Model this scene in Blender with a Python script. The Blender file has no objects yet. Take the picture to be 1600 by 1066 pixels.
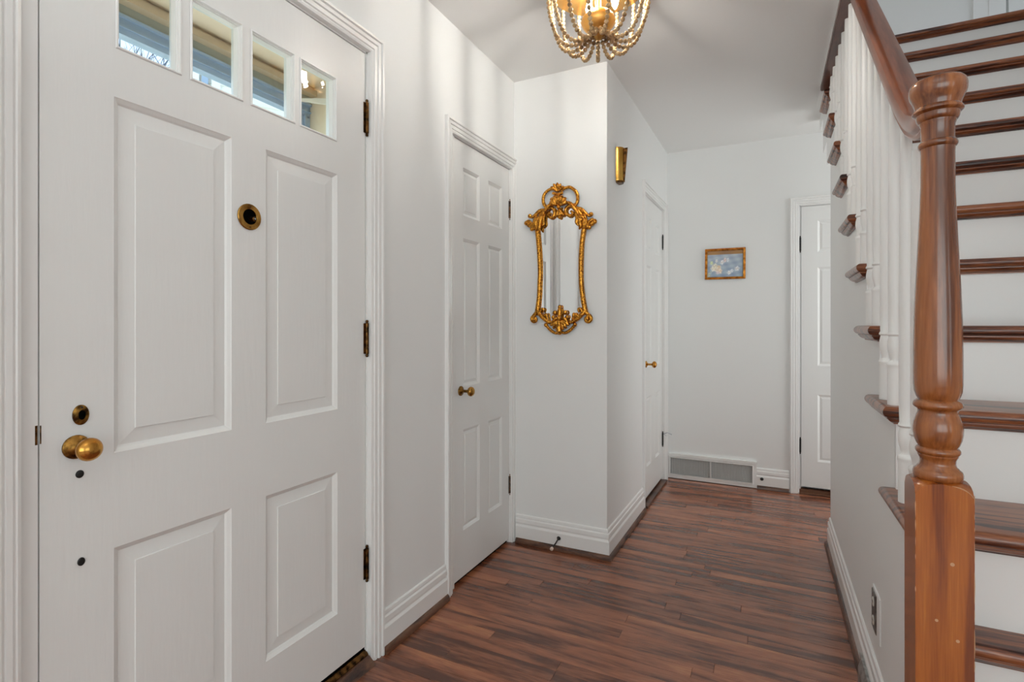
import bpy, bmesh, math, random
from mathutils import Vector, Matrix
R = random.Random(7)
PI = math.pi
SC = bpy.context.scene
COL = SC.collection
# ---------------------------------------------------------------- camera, world, lights, exposure
YAW = math.atan(400 / 815.0)
SN, CS = math.sin(YAW), math.cos(YAW)
cam_d = bpy.data.cameras.new('camera'); cam = bpy.data.objects.new('camera', cam_d); COL.objects.link(cam)
cam.location = (0, 0, 1.2); cam.rotation_euler = (PI / 2, 0, YAW)
cam_d.sensor_width = 36; cam_d.lens = 815 / 1600 * 36; cam_d.shift_y = -25 / 1600; cam_d.clip_start = 0.02
SC.camera = cam
SC.view_settings.view_transform = 'Standard'; SC.view_settings.look = 'None'
SC.view_settings.gamma = 1; SC.view_settings.exposure = 0.0; SC.view_settings.use_curve_mapping = False
W = bpy.data.worlds.new('sky'); SC.world = W; W.use_nodes = True
wn = W.node_tree; bg = wn.nodes['Background']
tc = wn.nodes.new('ShaderNodeTexCoord'); sp = wn.nodes.new('ShaderNodeSeparateXYZ'); cr = wn.nodes.new('ShaderNodeValToRGB')
wn.links.new(tc.outputs['Generated'], sp.inputs[0]); wn.links.new(sp.outputs['Z'], cr.inputs[0]); wn.links.new(cr.outputs[0], bg.inputs[0])
cr.color_ramp.elements[0].color = (0.85, 0.92, 1, 1); cr.color_ramp.elements[1].color = (0.35, 0.58, 1, 1); cr.color_ramp.elements[0].position = 0.1
bg.inputs[1].default_value = 1.9
sun_d = bpy.data.lights.new('sun', 'SUN'); sun_d.energy = 13; sun_d.angle = 0.01; sun_d.color = (1, 0.96, 0.88)
SUN = bpy.data.objects.new('sun', sun_d); COL.objects.link(SUN); SUN.rotation_euler = Vector((0.55, -0.25, -0.62)).to_track_quat('-Z', 'Y').to_euler()
def area(name, loc, rot, sx, sy, power, col):
    l = bpy.data.lights.new(name, 'AREA'); l.shape = 'RECTANGLE'; l.size = sx; l.size_y = sy; l.energy = power; l.color = col
    o = bpy.data.objects.new(name, l); COL.objects.link(o); o.location = loc; o.rotation_euler = rot; return o
area('assumed_rear_light', (0.95, -3.12, 1.45), (PI / 2, 0, 0), 3.6, 1.9, 60, (0.87, 0.985, 1.0))  # added panel for daylight assumed behind the camera; the rear wall has no window
area('assumed_side_light', (3.9, -1.2, 1.45), (PI / 2, 0, PI / 2), 2.6, 1.7, 24, (0.87, 0.985, 1.0))  # added panel for light assumed from the right; no opening in that wall
area('upper_landing_fill', (2.3, 4.0, 4.3), (PI / 2, 0, PI / 2), 0.9, 1.2, 2, (0.95, 0.98, 1.0))  # added fill for the upper risers; no window stands here
area('upper_hall_fill', (-0.4, 1.6, 5.2), (0, 0, 0), 1.6, 2.4, 13, (1.0, 0.98, 0.93))  # added overhead fill brightening the stairwell, not a fixture
area('passage_fill', (1.28, 3.78, 1.25), (PI / 2, 0, PI / 2), 0.75, 2.0, 12, (0.97, 0.99, 0.98))  # added panel that brightens the far passage; no room opens behind it
area('ceiling_bounce_fill', (0.0, -0.3, 1.7), (PI, 0, 0), 0.5, 0.5, 16, (0.93, 0.99, 1.0))  # added upward fill behind the camera, lifts the ceiling tone
cy = SC.cycles
cy.use_denoising = True; cy.max_bounces = 10; cy.diffuse_bounces = 7; cy.glossy_bounces = 4; cy.transmission_bounces = 6
cy.caustics_reflective = False; cy.caustics_refractive = False; cy.sample_clamp_indirect = 20; cy.diffuse_bounces = 9; cy.max_bounces = 12
# ---------------------------------------------------------------- materials
def nm(name):
    m = bpy.data.materials.new(name); m.use_nodes = True
    return m, m.node_tree, m.node_tree.nodes['Principled BSDF']
def lin(r, g, b):
    f = lambda c: (c / 255 / 12.92) if c / 255 <= 0.04045 else ((c / 255 + 0.055) / 1.055) ** 2.4
    return (f(r), f(g), f(b), 1)
def paint(name, col, rough=0.5, bump=0.0, bscale=120, spec=0.5, stretch=None):
    m, t, p = nm(name)
    p.inputs['Base Color'].default_value = col; p.inputs['Roughness'].default_value = rough
    p.inputs['Specular IOR Level'].default_value = spec
    if bump:
        n = t.nodes.new('ShaderNodeTexNoise'); n.inputs['Scale'].default_value = bscale; n.inputs['Detail'].default_value = 3
        b = t.nodes.new('ShaderNodeBump'); b.inputs['Strength'].default_value = bump; b.inputs['Distance'].default_value = 0.002
        c = t.nodes.new('ShaderNodeTexCoord'); mp = t.nodes.new('ShaderNodeMapping')
        if stretch: mp.inputs['Scale'].default_value = stretch
        t.links.new(c.outputs['Object'], mp.inputs[0]); t.links.new(mp.outputs[0], n.inputs[0])
        t.links.new(n.outputs[0], b.inputs['Height']); t.links.new(b.outputs[0], p.inputs['Normal'])
    return m
def wood(name, cols, stretch, scale=6, rough=0.3, coat=0.4, rand=0.0, bump=0.15, rnd_off=True, grain=0.55):
    """cols dark..light; stretch scales object coordinates (small along the grain)"""
    m, t, p = nm(name); L = t.links
    c = t.nodes.new('ShaderNodeTexCoord'); oi = t.nodes.new('ShaderNodeObjectInfo')
    add = t.nodes.new('ShaderNodeVectorMath'); add.operation = 'ADD'
    mul = t.nodes.new('ShaderNodeVectorMath'); mul.operation = 'SCALE'; mul.inputs[0].default_value = (37, 53, 29)
    L.new(oi.outputs['Random'], mul.inputs['Scale'])
    L.new(c.outputs['Object'], add.inputs[0])
    if rnd_off: L.new(mul.outputs[0], add.inputs[1])
    mp = t.nodes.new('ShaderNodeMapping'); mp.inputs['Scale'].default_value = stretch; L.new(add.outputs[0], mp.inputs[0])
    n1 = t.nodes.new('ShaderNodeTexNoise'); n1.inputs['Scale'].default_value = scale; n1.inputs['Detail'].default_value = 5; n1.inputs['Distortion'].default_value = 0.6
    n2 = t.nodes.new('ShaderNodeTexNoise'); n2.inputs['Scale'].default_value = scale * 9; n2.inputs['Detail'].default_value = 4
    L.new(mp.outputs[0], n1.inputs[0]); L.new(mp.outputs[0], n2.inputs[0])
    # ring-like cathedral grain
    mth = t.nodes.new('ShaderNodeMath'); mth.operation = 'MULTIPLY'; mth.inputs[1].default_value = 14; L.new(n1.outputs[0], mth.inputs[0])
    sn = t.nodes.new('ShaderNodeMath'); sn.operation = 'SINE'; L.new(mth.outputs[0], sn.inputs[0])
    a1 = t.nodes.new('ShaderNodeMath'); a1.operation = 'MULTIPLY_ADD'; a1.inputs[1].default_value = 0.16 * grain; a1.inputs[2].default_value = 0; L.new(sn.outputs[0], a1.inputs[0])
    a2 = t.nodes.new('ShaderNodeMath'); a2.operation = 'MULTIPLY_ADD'; a2.inputs[1].default_value = grain; L.new(n2.outputs[0], a2.inputs[0]); L.new(a1.outputs[0], a2.inputs[2])
    a3 = t.nodes.new('ShaderNodeMath'); a3.operation = 'MULTIPLY_ADD'; a3.inputs[1].default_value = 0.9; L.new(n1.outputs[0], a3.inputs[0]); L.new(a2.outputs[0], a3.inputs[2])
    a4 = t.nodes.new('ShaderNodeMath'); a4.operation = 'MULTIPLY_ADD'; a4.inputs[1].default_value = rand; L.new(oi.outputs['Random'], a4.inputs[0]); L.new(a3.outputs[0], a4.inputs[2])
    a5 = t.nodes.new('ShaderNodeMath'); a5.operation = 'SUBTRACT'; L.new(a4.outputs[0], a5.inputs[0]); a5.inputs[1].default_value = 0.22 + rand * 0.5
    r = t.nodes.new('ShaderNodeValToRGB'); L.new(a5.outputs[0], r.inputs[0])
    e = r.color_ramp.elements; e[0].position = 0.25; e[1].position = 0.8; e[0].color = cols[0]; e[1].color = cols[-1]
    for i, cc in enumerate(cols[1:-1]):
        k = e.new(0.25 + 0.55 * (i + 1) / (len(cols) - 1)); k.color = cc
    L.new(r.outputs[0], p.inputs['Base Color'])
    p.inputs['Roughness'].default_value = rough; p.inputs['Coat Weight'].default_value = coat; p.inputs['Coat Roughness'].default_value = 0.12
    b = t.nodes.new('ShaderNodeBump'); b.inputs['Strength'].default_value = bump; b.inputs['Distance'].default_value = 0.001
    L.new(a2.outputs[0], b.inputs['Height']); L.new(b.outputs[0], p.inputs['Normal'])
    return m
def metal(name, c1, c2, rough=0.3, scale=30, bump=0.0, met=1.0):
    m, t, p = nm(name); L = t.links
    n = t.nodes.new('ShaderNodeTexNoise'); n.inputs['Scale'].default_value = scale; n.inputs['Detail'].default_value = 5
    c = t.nodes.new('ShaderNodeTexCoord'); L.new(c.outputs['Object'], n.inputs[0])
    r = t.nodes.new('ShaderNodeValToRGB'); L.new(n.outputs[0], r.inputs[0])
    r.color_ramp.elements[0].position = 0.35; r.color_ramp.elements[1].position = 0.62
    r.color_ramp.elements[0].color = c2; r.color_ramp.elements[1].color = c1
    L.new(r.outputs[0], p.inputs['Base Color']); p.inputs['Metallic'].default_value = met; p.inputs['Roughness'].default_value = rough
    if bump:
        b = t.nodes.new('ShaderNodeBump'); b.inputs['Strength'].default_value = bump; b.inputs['Distance'].default_value = 0.002
        L.new(n.outputs[0], b.inputs['Height']); L.new(b.outputs[0], p.inputs['Normal'])
    return m
M_wall = paint('wall_paint', (0.82, 0.83, 0.825, 1), 0.55, 0.05, 60)
M_ceil = paint('ceiling_paint', (0.82, 0.82, 0.81, 1), 0.8)
M_trim = paint('white_gloss_trim', (0.83, 0.83, 0.82, 1), 0.32, 0.08, 40)
M_door = paint('white_door_paint', (0.80, 0.805, 0.795, 1), 0.36, 0.25, 30, 0.5, (3, 3, 0.35))
M_bal = paint('baluster_paint', (0.85, 0.85, 0.835, 1), 0.35, 0.1, 40)
M_floor = wood('stained_oak_floor', [lin(90, 51, 36), lin(136, 82, 57), lin(162, 100, 70), lin(192, 128, 86)], (1.1, 9, 9), 2.0, 0.26, 0.35, 0.26, 0.12, True, 0.36)
M_tread = wood('stained_oak_tread', [lin(44, 21, 13), lin(88, 45, 28), lin(134, 76, 45), lin(160, 100, 62)], (1.5, 18, 18), 2.2, 0.3, 0.3, 0.06, 0.3)
M_shoe = wood('stained_shoe_wood', [lin(44, 24, 17), lin(84, 52, 36), lin(120, 82, 58)], (4, 4, 30), 2, 0.4, 0.2, 0.05)
M_newel = wood('varnished_newel_wood', [lin(116, 54, 16), lin(148, 76, 22), lin(170, 94, 30), lin(198, 126, 44)], (24, 24, 0.8), 1.5, 0.27, 0.45, 0, 0.05, False, 0.42)
M_newel2 = wood('varnished_turned_wood', [lin(94, 48, 18), lin(136, 76, 34), lin(160, 96, 48), lin(188, 124, 66)], (13, 13, 0.7), 1.7, 0.25, 0.6, 0, 0.04, False, 0.4)
M_worn = paint('worn_edge_wood', lin(196, 150, 110), 0.5)
M_rail = wood('varnished_rail_wood', [lin(104, 54, 32), lin(144, 80, 50), lin(172, 104, 68)], (16, 1.2, 1.2), 1.3, 0.28, 0.5, 0, 0.0, False, 0.35)
M_band = wood('dark_band_wood', [lin(52, 24, 16), lin(88, 46, 32), lin(110, 64, 46)], (14, 1.5, 14), 2, 0.35, 0.3)
M_brass = metal('aged_brass', lin(196, 150, 78), lin(120, 78, 34), 0.26, 26)
M_knob = metal('polished_brass', lin(214, 164, 84), lin(186, 128, 56), 0.22, 12)
M_patina = metal('tarnished_brass', lin(160, 118, 58), lin(58, 38, 20), 0.36, 70, 0.2)
M_bronze = metal('dark_hinge_bronze', lin(120, 84, 46), lin(34, 24, 14), 0.34, 60, 0.2)
M_black = paint('black_iron', lin(24, 22, 22), 0.45)
M_hole = paint('dark_hole', lin(10, 9, 8), 0.9, spec=0.0)
M_gilt = metal('antique_gilt', lin(236, 168, 66), lin(120, 62, 20), 0.3, 120, 0.5)
M_gilt2 = metal('gilt_frame_gold', lin(226, 166, 84), lin(160, 102, 40), 0.36, 40, 0.1)
M_steel = metal('brushed_steel', lin(190, 192, 190), lin(140, 142, 140), 0.4, 40)
M_chrome = metal('chrome_pin', lin(220, 220, 225), lin(180, 180, 188), 0.15, 20)
M_plate = paint('cream_plate', lin(226, 224, 216), 0.35)
M_bead = wood('limed_wood_bead', [lin(128, 98, 64), lin(180, 148, 104), lin(214, 186, 144)], (30, 30, 30), 1.5, 0.6, 0, 0, 0.1, False)
M_goldpan = metal('warm_gold_pan', lin(226, 180, 104), lin(196, 146, 76), 0.42, 14)
M_mirror, _t, _p = nm('mirror_glass'); _p.inputs['Base Color'].default_value = (0.93, 0.94, 0.94, 1); _p.inputs['Metallic'].default_value = 1; _p.inputs['Roughness'].default_value = 0.015
M_bulb, _t, _p = nm('lit_bulb'); _p.inputs['Emission Color'].default_value = (1, 0.955, 0.88, 1); _p.inputs['Emission Strength'].default_value = 285
M_glass, _t, _p = nm('window_glass')
for n_ in list(_t.nodes):
    if n_.type != 'OUTPUT_MATERIAL': _t.nodes.remove(n_)
_o = [n_ for n_ in _t.nodes if n_.type == 'OUTPUT_MATERIAL'][0]
_tr = _t.nodes.new('ShaderNodeBsdfTransparent'); _tr.inputs[0].default_value = (0.94, 0.97, 0.98, 1)
_gl = _t.nodes.new('ShaderNodeBsdfGlossy'); _gl.inputs['Roughness'].default_value = 0.02
_mx = _t.nodes.new('ShaderNodeMixShader'); _fr = _t.nodes.new('ShaderNodeLayerWeight'); _pw = _t.nodes.new('ShaderNodeMath'); _pw.operation = 'POWER'; _pw.inputs[1].default_value = 4
_ma = _t.nodes.new('ShaderNodeMath'); _ma.operation = 'MULTIPLY_ADD'; _ma.inputs[1].default_value = 0.6; _ma.inputs[2].default_value = 0.025
_t.links.new(_fr.outputs['Facing'], _pw.inputs[0]); _t.links.new(_pw.outputs[0], _ma.inputs[0])
_t.links.new(_ma.outputs[0], _mx.inputs[0]); _t.links.new(_tr.outputs[0], _mx.inputs[1]); _t.links.new(_gl.outputs[0], _mx.inputs[2]); _t.links.new(_mx.outputs[0], _o.inputs[0])
M_beige = paint('beige_exterior_paint', lin(230, 214, 190), 0.6)
M_brown = paint('taupe_exterior_trim', lin(190, 170, 144), 0.6)
M_blue = paint('slate_blue_storm_frame', lin(150, 170, 194), 0.45)
M_slate = paint('grey_green_weatherboard', lin(156, 158, 148), 0.6)
M_siding = paint('cream_siding', lin(232, 232, 222), 0.7)
M_bark = paint('grey_bark', lin(96, 106, 124), 0.9)
M_ground = paint('lawn', lin(120, 128, 90), 0.95, 0.3, 8)
# ---------------------------------------------------------------- mesh helpers
def obj(name, bm, mat, parent=None, smooth=False, origin=None, recalc=True, fix=True):
    me = bpy.data.meshes.new(name)
    if recalc: bmesh.ops.recalc_face_normals(bm, faces=bm.faces)
    if origin is not None: bmesh.ops.translate(bm, verts=bm.verts, vec=-Vector(origin))
    bm.to_mesh(me); bm.free()
    if isinstance(mat, (list, tuple)):
        for m in mat: me.materials.append(m)
    else: me.materials.append(mat)
    if smooth:
        me.polygons.foreach_set('use_smooth', [True] * len(me.polygons))
        if smooth != 2:
            me.set_sharp_from_angle(angle=math.radians(38))
    o = bpy.data.objects.new(name, me); COL.objects.link(o)
    if origin is not None: o.location = origin
    if parent is not None:
        o.parent = parent; o.matrix_parent_inverse = Matrix.Translation(-wloc(parent))
    return o
def wloc(o):
    v = Vector(o.location)
    if o.parent is not None: v = o.matrix_parent_inverse.translation + v + wloc(o.parent)
    return v
def root(name, label, cat=None, loc=(0, 0, 0), kind=None, group=None):
    o = bpy.data.objects.new(name, None); COL.objects.link(o); o.location = loc; o.empty_display_size = 0.05
    return tag(o, label, cat, kind, group)
def tag(o, label=None, cat=None, kind=None, group=None):
    if label: o['label'] = label
    if cat: o['category'] = cat
    if kind: o['kind'] = kind
    if group: o['group'] = group
    return o
def box(bm, a, b):
    x0, y0, z0 = [min(a[i], b[i]) for i in range(3)]; x1, y1, z1 = [max(a[i], b[i]) for i in range(3)]
    v = [bm.verts.new(p) for p in [(x0, y0, z0), (x1, y0, z0), (x1, y1, z0), (x0, y1, z0), (x0, y0, z1), (x1, y0, z1), (x1, y1, z1), (x0, y1, z1)]]
    for f in [(0, 3, 2, 1), (4, 5, 6, 7), (0, 1, 5, 4), (1, 2, 6, 5), (2, 3, 7, 6), (3, 0, 4, 7)]: bm.faces.new([v[i] for i in f])
    return v
def BM(): return bmesh.new()
def bx(name, a, b, mat, parent=None, bev=0.0):
    bm = BM(); box(bm, a, b)
    if bev: bmesh.ops.bevel(bm, geom=bm.edges[:], offset=bev, segments=2, affect='EDGES', profile=0.6)
    return obj(name, bm, mat, parent)
def loft(bm, rings, closed=True, cap=True):
    vr = [[bm.verts.new(p) for p in r] for r in rings]
    n = len(vr[0])
    for i in range(len(vr) - 1):
        for j in range(n if closed else n - 1):
            k = (j + 1) % n
            bm.faces.new([vr[i][j], vr[i][k], vr[i + 1][k], vr[i + 1][j]])
    if cap and closed:
        bm.faces.new(vr[0][::-1]); bm.faces.new(vr[-1])
    return vr
def lathe(bm, prof, c, axis='Z', seg=24, cap=True, sx=1.0, sy=1.0):
    """prof: (r, h) pairs; c base point; axis of revolution direction vector or 'Z'"""
    ax = Vector((0, 0, 1)) if axis == 'Z' else Vector(axis).normalized()
    u = ax.orthogonal().normalized() if axis != 'Z' else Vector((1, 0, 0))
    if axis != 'Z' and abs(ax.z) < 0.5: u = Vector((0, 0, 1)).cross(ax).normalized()
    w = ax.cross(u); c = Vector(c)
    rings = [[c + ax * h + (u * math.cos(2 * PI * j / seg) * sx + w * math.sin(2 * PI * j / seg) * sy) * max(r, 1e-5) for j in range(seg)] for r, h in prof]
    return loft(bm, rings, True, cap)
def tube(bm, pts, rad, seg=8, flat=None, cap=True):
    """tube along pts; rad scalar or list; flat=(axis vector, factor) squashes that direction"""
    pts = [Vector(p) for p in pts]; n = len(pts)
    if not hasattr(rad, '__len__'): rad = [rad] * n
    rings = []; up = None
    for i, p in enumerate(pts):
        t = (pts[min(i + 1, n - 1)] - pts[max(i - 1, 0)])
        t = t.normalized() if t.length > 1e-9 else Vector((0, 0, 1))
        if up is None: up = t.orthogonal().normalized()
        up = (up - t * up.dot(t)); up = up.normalized() if up.length > 1e-6 else t.orthogonal().normalized()
        w = t.cross(up); r = []
        for j in range(seg):
            a = 2 * PI * j / seg; d = (up * math.cos(a) + w * math.sin(a)) * rad[i]
            if flat: d = d + flat[0] * (d.dot(flat[0]) * (flat[1] - 1))
            r.append(p + d)
        rings.append(r)
    loft(bm, rings, True, cap)
def spline(pts, n=6):
    """Catmull-Rom through tuples of any length"""
    out = []; P = [pts[0]] + list(pts) + [pts[-1]]
    for i in range(1, len(P) - 2):
        for k in range(n):
            t = k / n; r = []
            for a, b, c, d in zip(P[i - 1], P[i], P[i + 1], P[i + 2]):
                r.append(0.5 * ((2 * b) + (c - a) * t + (2 * a - 5 * b + 4 * c - d) * t * t + (3 * b - a - 3 * c + d) * t ** 3))
            out.append(tuple(r))
    out.append(tuple(pts[-1])); return out
def ball(bm, c, r, seg=10, rings=6, sc=(1, 1, 1)):
    m = Matrix.Translation(Vector(c)) @ Matrix.Diagonal((sc[0], sc[1], sc[2], 1))
    bmesh.ops.create_uvsphere(bm, u_segments=seg, v_segments=rings, radius=r, matrix=m)
def rectloft(bm, mp, rects, depths, close=True):
    """nested rectangles (a0,a1,z0,z1) at depth v through mapping mp(a,z,v)"""
    vr = []
    for (a0, a1, z0, z1), v in zip(rects, depths):
        vr.append([bm.verts.new(mp(a, z, v)) for a, z in ((a0, z0), (a1, z0), (a1, z1), (a0, z1))])
    for i in range(len(vr) - 1):
        for j in range(4):
            k = (j + 1) % 4; bm.faces.new([vr[i][j], vr[i][k], vr[i + 1][k], vr[i + 1][j]])
    if close: bm.faces.new(vr[-1])
def inset(r, d): return (r[0] + d, r[1] - d, r[2] + d, r[3] - d)
def pbox(bm, mp, a0, a1, z0, z1, v0, v1):
    r = [[mp(a0, z0, v), mp(a1, z0, v), mp(a1, z1, v), mp(a0, z1, v)] for v in (v0, v1)]
    loft(bm, r)
# ---------------------------------------------------------------- key dimensions
CZ = 2.552; WX = -1.27; BY = 2.615; YB = 4.235; RX = 0.305; REND = 3.31
mL = lambda a, z, v: Vector((WX + v, a, z))                       # left wall
mI = lambda a, z, v: Vector((-0.741 + 0.0179 * (a - BY) + v, a, z))  # inner passage wall, slightly out of square
mF = lambda a, z, v: Vector((a, BY - v, z))                       # short wall that faces the room
mB = lambda a, z, v: Vector((a, YB - v, z))                       # far wall
mR = lambda a, z, v: Vector((RX - v, a, z))                       # wall under the stair
# ---------------------------------------------------------------- walls, ceiling
def wall(name, mp, a0, a1, z0, z1, th, holes, mat=M_wall, label=None):
    bm = BM(); A = sorted({a0, a1, *[h[0] for h in holes], *[h[1] for h in holes]}); Z = sorted({z0, z1, *[h[2] for h in holes], *[h[3] for h in holes]})
    solid = lambda i, j: 0 <= i < len(A) - 1 and 0 <= j < len(Z) - 1 and not any(h[0] <= (A[i] + A[i + 1]) / 2 <= h[1] and h[2] <= (Z[j] + Z[j + 1]) / 2 <= h[3] for h in holes)
    q = lambda pts: bm.faces.new([bm.verts.new(p) for p in pts])
    for i in range(len(A) - 1):
        for j in range(len(Z) - 1):
            if not solid(i, j): continue
            x0, x1, y0, y1 = A[i], A[i + 1], Z[j], Z[j + 1]
            q([mp(x0, y0, 0), mp(x1, y0, 0), mp(x1, y1, 0), mp(x0, y1, 0)]); q([mp(x0, y0, -th), mp(x0, y1, -th), mp(x1, y1, -th), mp(x1, y0, -th)])
            if not solid(i - 1, j): q([mp(x0, y0, 0), mp(x0, y1, 0), mp(x0, y1, -th), mp(x0, y0, -th)])
            if not solid(i + 1, j): q([mp(x1, y0, 0), mp(x1, y0, -th), mp(x1, y1, -th), mp(x1, y1, 0)])
            if not solid(i, j - 1): q([mp(x0, y0, 0), mp(x0, y0, -th), mp(x1, y0, -th), mp(x1, y0, 0)])
            if not solid(i, j + 1): q([mp(x0, y1, 0), mp(x1, y1, 0), mp(x1, y1, -th), mp(x0, y1, -th)])
    bmesh.ops.remove_doubles(bm, verts=bm.verts, dist=1e-5)
    return tag(obj(name, bm, mat), label, kind='structure')
wall('wall_left', mL, -3.2, 4.4, 0, CZ, 0.11, [(0.478, 1.47, 0, 2.19), (1.982, 2.584, 0, 2.064)], label='white painted left wall with the front door')
wall('wall_outside', lambda a, z, v: Vector((WX - 0.11 + v, a, z)), -3.2, 4.4, 0, 5.0, 0.24, [(0.44, 1.54, 0, 2.18), (1.66, 2.71, 0, 2.5)], label='thick outer wall around the storm door')
wall('wall_front', mF, WX, -0.841, 0, CZ, 0.1, [], label='short white wall behind the gilt mirror')
wall('wall_inner', mI, BY, YB, 0, CZ, 0.1, [(3.446, 4.108, 0, 2.08)], label='white passage wall beside the brass sconce')
wall('wall_back', mB, -1.4, 1.4, 0, CZ, 0.12, [(0.2, 0.955, 0, 2.055)], label='far white wall with the small painting')
wall('wall_rear', lambda a, z, v: Vector((a, -3.2 + v, z)), WX - 0.38, 4.1, 0, CZ, 0.1, [], label='white wall behind the viewer')
wall('wall_side', lambda a, z, v: Vector((4.0 - v, a, z)), -3.2, 0.5, 0, CZ, 0.1, [], label='white wall of the room beside the stairs')
wall('wall_divider', lambda a, z, v: Vector((a, 0.5 - v, z)), 1.3, 4.0, 0, CZ, 0.1, [], label='white wall right of the stair foot')
wall('wall_stair', lambda a, z, v: Vector((1.3 - v, a, z)), 0.5, YB, 0, 2.8, 0.1, [], label='white wall along the right of the stairs')
wall('wall_stair_upper', lambda a, z, v: Vector((1.3 - v, a, z)), 0.9, 3.74, 2.8, 5.3, 0.1, [], label='upper white wall along the right of the stairs')
bm = BM()
box(bm, (WX - 0.38, -3.2, CZ), (0.267, YB, CZ + 0.3)); box(bm, (0.267, -3.2, CZ), (4.1, 1.0, CZ + 0.3)); box(bm, (0.267, 3.77, CZ), (1.3, YB, CZ + 0.3))
tag(obj('ceiling', bm, M_ceil), 'flat white ceiling of the entry hall', kind='structure')
# upper storey shell, seen through the stair opening
bm = BM(); box(bm, (-1.3, 4.62, 2.86), (1.437, 4.72, 5.3)); box(bm, (-1.4, 0.0, 2.86), (-1.3, 4.7, 5.3)); box(bm, (-1.4, -0.1, 2.86), (2.6, 0.0, 5.3)); box(bm, (2.4, 3.74, 2.86), (2.5, 4.7, 5.3)); box(bm, (1.3, 3.7, 2.86), (2.5, 3.74, 5.3)); box(bm, (1.437, 4.62, 4.96), (2.5, 4.72, 5.3)); box(bm, (1.2, 4.78, 2.8), (2.6, 4.84, 5.3)); box(bm, (2.5, 4.6, 2.8), (2.6, 4.84, 5.3))  # last boxes are added out of view to stop light behind the upstairs door
tag(obj('wall_upper', bm, M_wall), 'grey-white upstairs walls seen above the top step', kind='structure')
bx_ = bx('ceiling_upper', (-1.4, -0.1, 5.3), (2.6, 4.8, 5.4), M_ceil); tag(bx_, 'upstairs ceiling above the stair opening', kind='structure')
tag(bx('wall_light_block', (-0.1, YB + 0.13, 0), (1.35, YB + 0.18, 2.5), M_wall), 'added unseen wall blocking light behind the far door', kind='structure')  # put in to stop outside light leaking under the far door
# soffit beneath the stair beyond the end of the side wall
bm = BM(); loft(bm, [[(x, REND, 2.30), (x, 3.58, 2.552), (x, 3.58, 2.58), (x, REND, 2.34)] for x in (RX + 0.02, 1.3)])
tag(obj('ceiling_soffit', bm, M_ceil), 'sloping white soffit under the upper stairs', kind='structure')
# ---------------------------------------------------------------- wall under the stair
T_Y1, T_Z1, GO, RI = 1.20, 0.562, 0.228, 0.212
steps = [(0.90, 0.185), (1.128, 0.370), (1.355, 0.555), (1.412, 0.764)] + [(T_Y1 + k * GO, T_Z1 + k * RI) for k in range(2, 12)]
bm = BM()
q = lambda pts: bm.faces.new([bm.verts.new(p) for p in pts])
for i, (y, z) in enumerate(steps):
    y0 = y + 0.034; y1 = (steps[i + 1][0] + 0.034) if i < len(steps) - 1 else REND
    y0 = min(y0, REND); y1 = min(y1, REND); zt = z - 0.03
    if y1 - y0 < 0.005: break
    box(bm, (RX, y0 + 0.012, 0), (RX + 0.1, y1 + (0.012 if y1 < REND - 0.02 else 0), zt - 0.001))
tag(obj('wall_right', bm, M_wall), 'white wall below the open side of the stairs', kind='structure')
# ---------------------------------------------------------------- floor
fl = root('floor', 'dark reddish-brown oak strip floor', kind='structure')
bx('subfloor', (WX - 0.5, -3.3, -0.12), (4.1, YB + 0.2, -0.012), M_hole, fl)
ROW = 0.0572; y = YB + 0.03; row = 0; nplank = 0; meshes = {}
def plank_mesh(L):
    bm = BM(); box(bm, (0, 0, -0.018), (L, ROW - 0.0009, 0))
    ed = [e for e in bm.edges if all(v.co.z > -0.001 for v in e.verts)]
    bmesh.ops.bevel(bm, geom=ed, offset=0.0009, segments=1, affect='EDGES')
    me = bpy.data.meshes.new('floor_plank'); bm.to_mesh(me); bm.free(); me.materials.append(M_floor); return me
while y > 0.42:
    y -= ROW
    xa = -0.80 if y > BY + 0.02 else WX - 0.03
    if 1.97 < y < 2.6: xa = WX - 0.10
    if 0.46 < y < 1.49: xa = WX + 0.002
    xb = 1.3 if (y > REND - ROW or y < 0.72) else RX + 0.01
    x = xa; first = True
    while x < xb - 0.02:
        L = R.choice([0.62, 0.84, 1.02, 1.25, 1.5, 1.8]) * (R.uniform(0.3, 1) if first else 1); first = False
        L = round(min(L, xb - x), 3)
        if xb - (x + L) < 0.18: L = round(xb - x, 3)
        if L not in meshes: meshes[L] = plank_mesh(round(L - 0.0007, 5))
        o = bpy.data.objects.new('floor_plank', meshes[L]); COL.objects.link(o); o.parent = fl
        o.location = (x, y, 0); x += L; nplank += 1
    row += 1
bm = BM(); box(bm, (WX, -3.2, -0.018), (4.0, y - 0.001, 0)); o = obj('floor_boards', bm, M_floor, fl); o['kind'] = 'stuff'
print('planks', nplank)
# ---------------------------------------------------------------- baseboards
BP = [(0.0, 0.0), (0.0, 0.016), (0.088, 0.016), (0.094, 0.0125), (0.098, 0.010), (0.104, 0.010), (0.108, 0.0135), (0.126, 0.0125), (0.132, 0.008), (0.138, 0.0085), (0.147, 0.007), (0.151, 0.003), (0.151, 0.0)]
def baseboard(name, mp, a0, a1, label, m0=0, m1=0, z0=0.002):
    """m0/m1: how far each end moves per unit thickness (mitres)"""
    bm = BM(); rings = [[mp(a + m * v, z + z0, v) for z, v in BP] for a, m in ((a0, m0), (a1, m1))]
    loft(bm, rings); return tag(obj(name, bm, M_trim), label, kind='structure')
def shoe(name, mp, a0, a1, label, m0=0, m1=0, h=0.026):
    pr = [(0.001, 0.014)] + [(0.001 + h * math.sin(t), 0.016 + 0.013 * math.cos(t)) for t in [PI / 2 * k / 6 for k in range(7)]] + [(0.001 + h, 0.014)]
    bm = BM(); loft(bm, [[mp(a + m * v, z, v) for z, v in pr] for a, m in ((a0, m0), (a1, m1))])
    return tag(obj(name, bm, M_shoe, smooth=True), label, kind='structure')
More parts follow.
